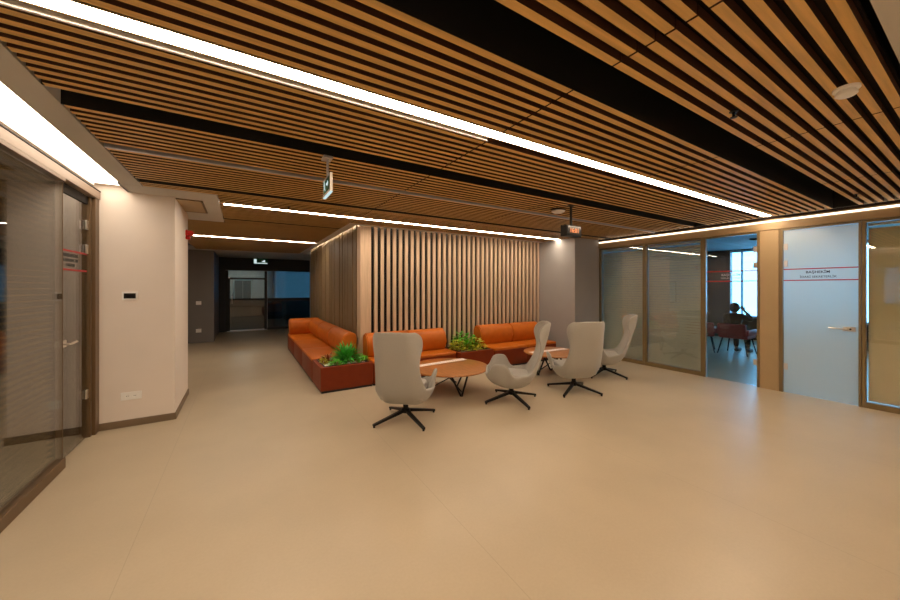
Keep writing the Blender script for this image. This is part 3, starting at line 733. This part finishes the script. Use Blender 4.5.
def planter(x0, x1, y0, y1, label):
    t = empty('planter_box', (0, 0, 0))
    MB().box(x0 + .012, x1 - .012, y0 + .012, y1 - .012, 0, .03).build('plinth', M['black'], t)
    w = .05
    m = MB().box(x0, x1, y0, y0 + w, .03, ZS - .01, bev=.008, seg=2).box(x0, x1, y1 - w, y1, .03, ZS - .01, bev=.008, seg=2).box(x0, x0 + w, y0 + w - .006, y1 - w + .006, .03, ZS - .01).box(x1 - w, x1, y0 + w - .006, y1 - w + .006, .03, ZS - .01)
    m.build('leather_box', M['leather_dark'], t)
    MB().box(x0 + w, x0 + w + .022, y0 + w, y1 - w, .1, ZS - .004).box(x1 - w - .022, x1 - w, y0 + w, y1 - w, .1, ZS - .004).box(x0 + w, x1 - w, y0 + w, y0 + w + .022, .1, ZS - .004).box(x0 + w, x1 - w, y1 - w - .022, y1 - w, .1, ZS - .004).box(x0 + w + .02, x1 - w - .02, y0 + w + .02, y1 - w - .02, .1, .30).build('liner', M['soil'], t)
    tag(t, label, 'planter')
    m = MB(); r = random.Random(int(x0 * 100))
    for k in range(420):
        px, py_ = r.uniform(x0 + .085, x1 - .085), r.uniform(y0 + .085, y1 - .085); s = r.uniform(.010, .018)
        q = bmesh.ops.create_icosphere(m.bm, subdivisions=1, radius=s)
        bmesh.ops.scale(m.bm, vec=(1, 1, .7), verts=q['verts']); bmesh.ops.translate(m.bm, vec=(px, py_, .335 + r.uniform(0, .012)), verts=q['verts'])
    m.box(x0 + .075, x1 - .075, y0 + .075, y1 - .075, .301, .335)
    tag(m.build('pebbles', M['pebble']), 'white pebbles filling the ' + label.split(',')[0], 'pebbles', kind='stuff')
planter(.935, 1.695, SF, 5.695, 'orange leather corner planter, beside the long sofa')
planter(3.21, 3.95, SF - .10, SB, 'orange leather planter with lime foliage, between two sofas')

def plant(name, x, y, z, n, L, w, mt, label, up=(.25, 1.2), droop=.3, stem_h=.0, seed=1, spread=.02, leaves=1, group=None):
    t = empty(name, (x, y, z)); r = random.Random(seed); m = MB()
    for k in range(n):
        a = r.uniform(0, 2 * PI); e = r.uniform(*up)
        d = Vector((math.cos(a) * math.cos(e), math.sin(a) * math.cos(e), math.sin(e)))
        b = Vector((math.cos(a) * spread * r.random(), math.sin(a) * spread * r.random(), r.uniform(0, stem_h)))
        m.blade(b, d, (0, 0, 1), L * r.uniform(.7, 1.1), w * r.uniform(.75, 1.15), droop * r.uniform(.5, 1.3))
    m.build('foliage', M[mt], t, True)
    MB().lathe([(.012, -.04), (.010, max(.02, stem_h))], 8).build('stem', M['rust'], t)
    return tag(t, label, 'plant', group)
def bush(name, x, y, z, n, rad, hgt, lw, mt, label, seed, group=None):
    t = empty(name, (x, y, z)); r = random.Random(seed); m = MB(); st = MB()
    for k in range(n):
        a = r.uniform(0, 2 * PI); q = math.sqrt(r.random()); zz = r.uniform(.1, 1) * hgt * (1 - .55 * q * q)
        p = Vector((math.cos(a) * q * rad, math.sin(a) * q * rad, zz))
        d = Vector((math.cos(a) + r.uniform(-.6, .6), math.sin(a) + r.uniform(-.6, .6), r.uniform(-.1, .9)))
        m.blade(p, d, (0, 0, 1), lw * 3 * r.uniform(.7, 1.2), lw * r.uniform(.8, 1.2), .25, .2, 3)
        if k % 8 == 0: st.tube([(0, 0, -.03), p], .004, 5)
    m.build('foliage', M[mt], t, True); st.build('stems', M['rust'], t)
    return tag(t, label, 'plant', group)
zp = .335
plant('agave', 1.40, 5.43, zp, 300, .29, .014, 'agave', 'spiky green agave clump in the middle of the corner planter', (-.05, 1.45), .35, .10, 3, .09)
plant('bromeliad', 1.14, 5.50, zp, 44, .19, .017, 'rust', 'rust coloured spiky plant left of the green agave', (.1, 1.1), .3, .03, 5, .05)
plant('bromeliad', 1.44, 5.27, zp, 30, .13, .015, 'rust', 'rust coloured spiky plant in front of the green agave', (.1, 1.0), .3, .03, 6, .04)
bush('small_shrub', 1.17, 5.155, zp, 110, .085, .11, .014, 'leaf', 'small bright green shrub at the front of the corner planter', 8)
bush('small_shrub', 1.59, 5.21, zp, 100, .075, .14, .014, 'leaf', 'small green shrub at the right end of the corner planter', 9)
bush('small_shrub', 1.05, 5.38, zp, 70, .055, .14, .014, 'lime', 'small lime green shrub at the left rear of the corner planter', 10)
bush('leafy_shrub', 3.58, 5.34, zp, 260, .24, .34, .026, 'leaf', 'taller green shrub at the back of the lime planter', 12)
bush('lime_shrub', 3.36, 5.22, zp, 150, .15, .22, .022, 'lime', 'lime yellow shrub at the left of the lime planter', 13)
bush('lime_shrub', 3.74, 5.19, zp, 170, .17, .23, .022, 'lime', 'lime yellow shrub at the right of the lime planter', 14)
bush('small_shrub', 3.54, 5.08, zp, 90, .12, .13, .018, 'lime', 'small lime shrub low at the front of the lime planter', 15)

# ------------------------------------------------------------------ lounge chairs
ST = [  # y, z, half width, rim lift, lift direction
    (.330, .385, .17, .015, (0, 1)), (.318, .355, .230, .04, (0, 1)), (.295, .320, .275, .11, (-.1, 1)), (.275, .298, .300, .225, (-.1, 1)), (.235, .268, .318, .268, (-.1, 1)),
    (.17, .242, .330, .300, (0, 1)), (.10, .224, .334, .316, (0, 1)), (.065, .218, .334, .305, (0, 1)), (.035, .215, .332, .245, (0, 1)), (.005, .214, .328, .180, (0, 1)), (-.05, .215, .322, .155, (0, 1)),
    (-.11, .224, .314, .165, (.1, 1)), (-.185, .253, .298, .150, (.2, 1)), (-.262, .330, .274, .085, (.6, .8)),
    (-.315, .450, .254, .050, (1, .4)), (-.354, .58, .236, .024, (1, .1)), (-.390, .70, .226, .018, (1, .05)), (-.422, .79, .236, .065, (1, .05)),
    (-.448, .88, .258, .128, (1, .08)), (-.468, .975, .254, .118, (1, .1)), (-.480, 1.035, .222, .08, (1, -.1)), (-.483, 1.052, .19, .045, (1, -.2))]
def make_chair():
    t = empty('lounge_chair', (0, 0, 0))
    bm = bmesh.new(); NC = 12; rows = []
    for (y, z, w, L, dr) in ST:
        d = Vector((0, dr[0], dr[1])).normalized(); row = []
        for c in range(NC + 1):
            u = -1 + 2 * c / NC; a = abs(u); sg = 1 if u >= 0 else -1
            k = max(0, (a - .45) / .55); k = k * k * (3 - 2 * k)
            x = sg * w * (a / .75 * .93 if a < .75 else .93 + .07 * (a - .75) / .25)
            p = Vector((x, y, z)) + d * (L * k + .012 * a * a)
            row.append(bm.verts.new(p))
        rows.append(row)
    for A, B in zip(rows, rows[1:]):
        for c in range(NC): bm.faces.new((A[c], A[c+1], B[c+1], B[c]))
    bmesh.ops.recalc_face_normals(bm, faces=bm.faces[:])
    me = bpy.data.meshes.new('shell'); bm.to_mesh(me); bm.free(); me.materials.append(M['fabric'])
    for p in me.polygons: p.use_smooth = True
    o = bpy.data.objects.new('shell', me); C.objects.link(o); o.parent = t
    s = o.modifiers.new('thick', 'SOLIDIFY'); s.thickness = .034; s.offset = 0
    s = o.modifiers.new('sub', 'SUBSURF'); s.levels = 2; s.render_levels = 2
    cb = MB().box(-.255, .255, -.235, .275, .285, .385, bev=.045, seg=4)
    for v in cb.bm.verts:
        if v.co.y > 0: v.co.x *= 1 - .25 * (v.co.y / .275) ** 2
        else: v.co.x *= 1 - .08 * (v.co.y / .235) ** 2
        v.co.z += .02 * (v.co.y / .27)
    cb.build('seat_cushion', M['fabric'], t, True)
    MB().lathe([(.030, .12), (.030, .19), (.075, .195), (.075, .215)], 20).build('swivel_column', M['blackmetal'], t)
    hub = smooth_by_angle(MB().lathe([(.045, .085), (.050, .095), (.050, .125), (.035, .135)], 20).build('base_hub', M['blackmetal'], t))
    return t
def star(t, rot):
    for k in range(4):
        a = rot + k * PI / 2; d = Vector((math.cos(a), math.sin(a), 0)); s = Vector((-d.y, d.x, 0))
        m = MB(); A, B = d * .02 + Vector((0, 0, .11)), d * .395 + Vector((0, 0, .027))
        vs = []
        for p, w, h in ((A, .019, .018), (B, .014, .011)):
            vs.append([m.bm.verts.new(p + s * w * i + Vector((0, 0, h * j))) for i, j in ((-1, -1), (1, -1), (1, 1), (-1, 1))])
        for i in range(4): m.bm.faces.new((vs[0][i], vs[0][(i+1) % 4], vs[1][(i+1) % 4], vs[1][i]))
        m.bm.faces.new(vs[0][::-1]); m.bm.faces.new(vs[1])
        leg = m.build('base_leg', M['blackmetal'], t)
        f = MB().lathe([(.012, 0), (.012, .017)], 12, tuple(d * .382)); f.build('glide', M['black'], leg)
proto = make_chair()
spots = [  # x, y, facing, star angle
    (1.58, 3.555, 52, 5, 'grey beige wing chair nearest the viewer, its back turned, by the left table'),
    (3.05, 3.43, 141, -8, 'grey beige wing chair in side view between the two round tables'),
    (4.10, 3.27, 65, 110, 'grey beige wing chair with back turned before the right table'),
    (5.30, 3.60, 131, 5, 'grey beige wing chair standing next to the glass partition')]
for i, (x, y, f, sa, lab) in enumerate(spots):
    o = proto if i == 0 else copy_tree(proto)
    o.location = (x, y, 0); o.rotation_euler.z = math.radians(f - 90)
    tag(o, lab, 'chair', 'wing lounge chairs')
    spots[i] = (o, sa - (f - 90))
for o, a in spots: star(o, math.radians(a))

# ------------------------------------------------------------------ coffee tables
def coffee_table(x, y, label, rot, R=.555, Z=.40):
    t = empty('coffee_table', (x, y, 0), rot)
    o = MB().lathe([(.02, Z - .028), (R - .035, Z - .028), (R - .01, Z - .02), (R, Z - .008), (R - .005, Z), (R - .015, Z + .002), (.02, Z + .002)], 72).build('tabletop', M['walnut'], t); smooth_by_angle(o, 30)
    MB().lathe([(.30, Z - .040), (.30, Z - .029)], 36).build('mounting_ring', M['blackmetal'], t)
    for k in range(3):
        a = k * 2 * PI / 3; foot = Vector((math.cos(a) * .27, math.sin(a) * .27, .012))
        m = MB()
        for q in (-1, 1):
            b = a + q * .62; m.tube([(math.cos(b) * .29, math.sin(b) * .29, Z - .038), foot + Vector((-math.sin(a) * q * .014, math.cos(a) * q * .014, 0))], .014, 10)
        m.lathe([(.026, -.012), (.026, .004)], 14, tuple(foot))
        m.build('leg', M['blackmetal'], t)
        c = a + PI
        MB().tube([foot + Vector((0, 0, .05)), (math.cos(c) * .26, math.sin(c) * .26, Z - .038)], .009, 8).build('brace', M['blackmetal'], t)
    return tag(t, label, 'table', 'round coffee tables')
coffee_table(2.55, 4.19, 'round walnut coffee table between the nearest chair and the lime planter', math.radians(-84), .565, .365)
coffee_table(4.58, 4.11, 'round walnut coffee table behind the back-turned chair, before the column', math.radians(165), .48, .39)

def band(x0, x1, y, rz, label, z):  # narrow white brick-patterned band across a tabletop
    o = MB().box(-(x1 - x0) / 2, (x1 - x0) / 2, -.06, .06, 0, .003).build('table_band', M['band'])
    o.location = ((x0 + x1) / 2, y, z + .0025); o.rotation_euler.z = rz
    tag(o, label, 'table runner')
band(2.14, 3.00, 4.44, math.radians(4), 'narrow white runner lying across the coffee table by the nearest chair', .365)
band(4.17, 4.99, 4.18, math.radians(-4), 'narrow white runner lying across the coffee table before the column', .39)

# ------------------------------------------------------------------ world, camera, colour management
w = bpy.data.worlds.new('sky'); SC.world = w; w.use_nodes = True
bg = w.node_tree.nodes['Background']; bg.inputs['Color'].default_value = (.25, .62, 1.0, 1); bg.inputs['Strength'].default_value = 4.6

cam = bpy.data.cameras.new('camera'); co = bpy.data.objects.new('camera', cam); C.objects.link(co)
cam.sensor_width = 36; cam.sensor_fit = 'HORIZONTAL'; cam.lens = 36 * 339.5 / 900
cam.shift_y = -12.5 / 900
cam.clip_start = .02
co.location = (0, 0, 1.5); co.rotation_euler = (PI / 2, 0, math.radians(-31.4))
SC.camera = co
SC.view_settings.view_transform = 'Standard'; SC.view_settings.look = 'None'
SC.view_settings.exposure = .60; SC.view_settings.gamma = 1; SC.view_settings.use_curve_mapping = False
cy = SC.cycles
cy.use_denoising = True; cy.max_bounces = 10; cy.diffuse_bounces = 5; cy.glossy_bounces = 4; cy.transmission_bounces = 8; cy.transparent_max_bounces = 24
cy.sample_clamp_indirect = 6
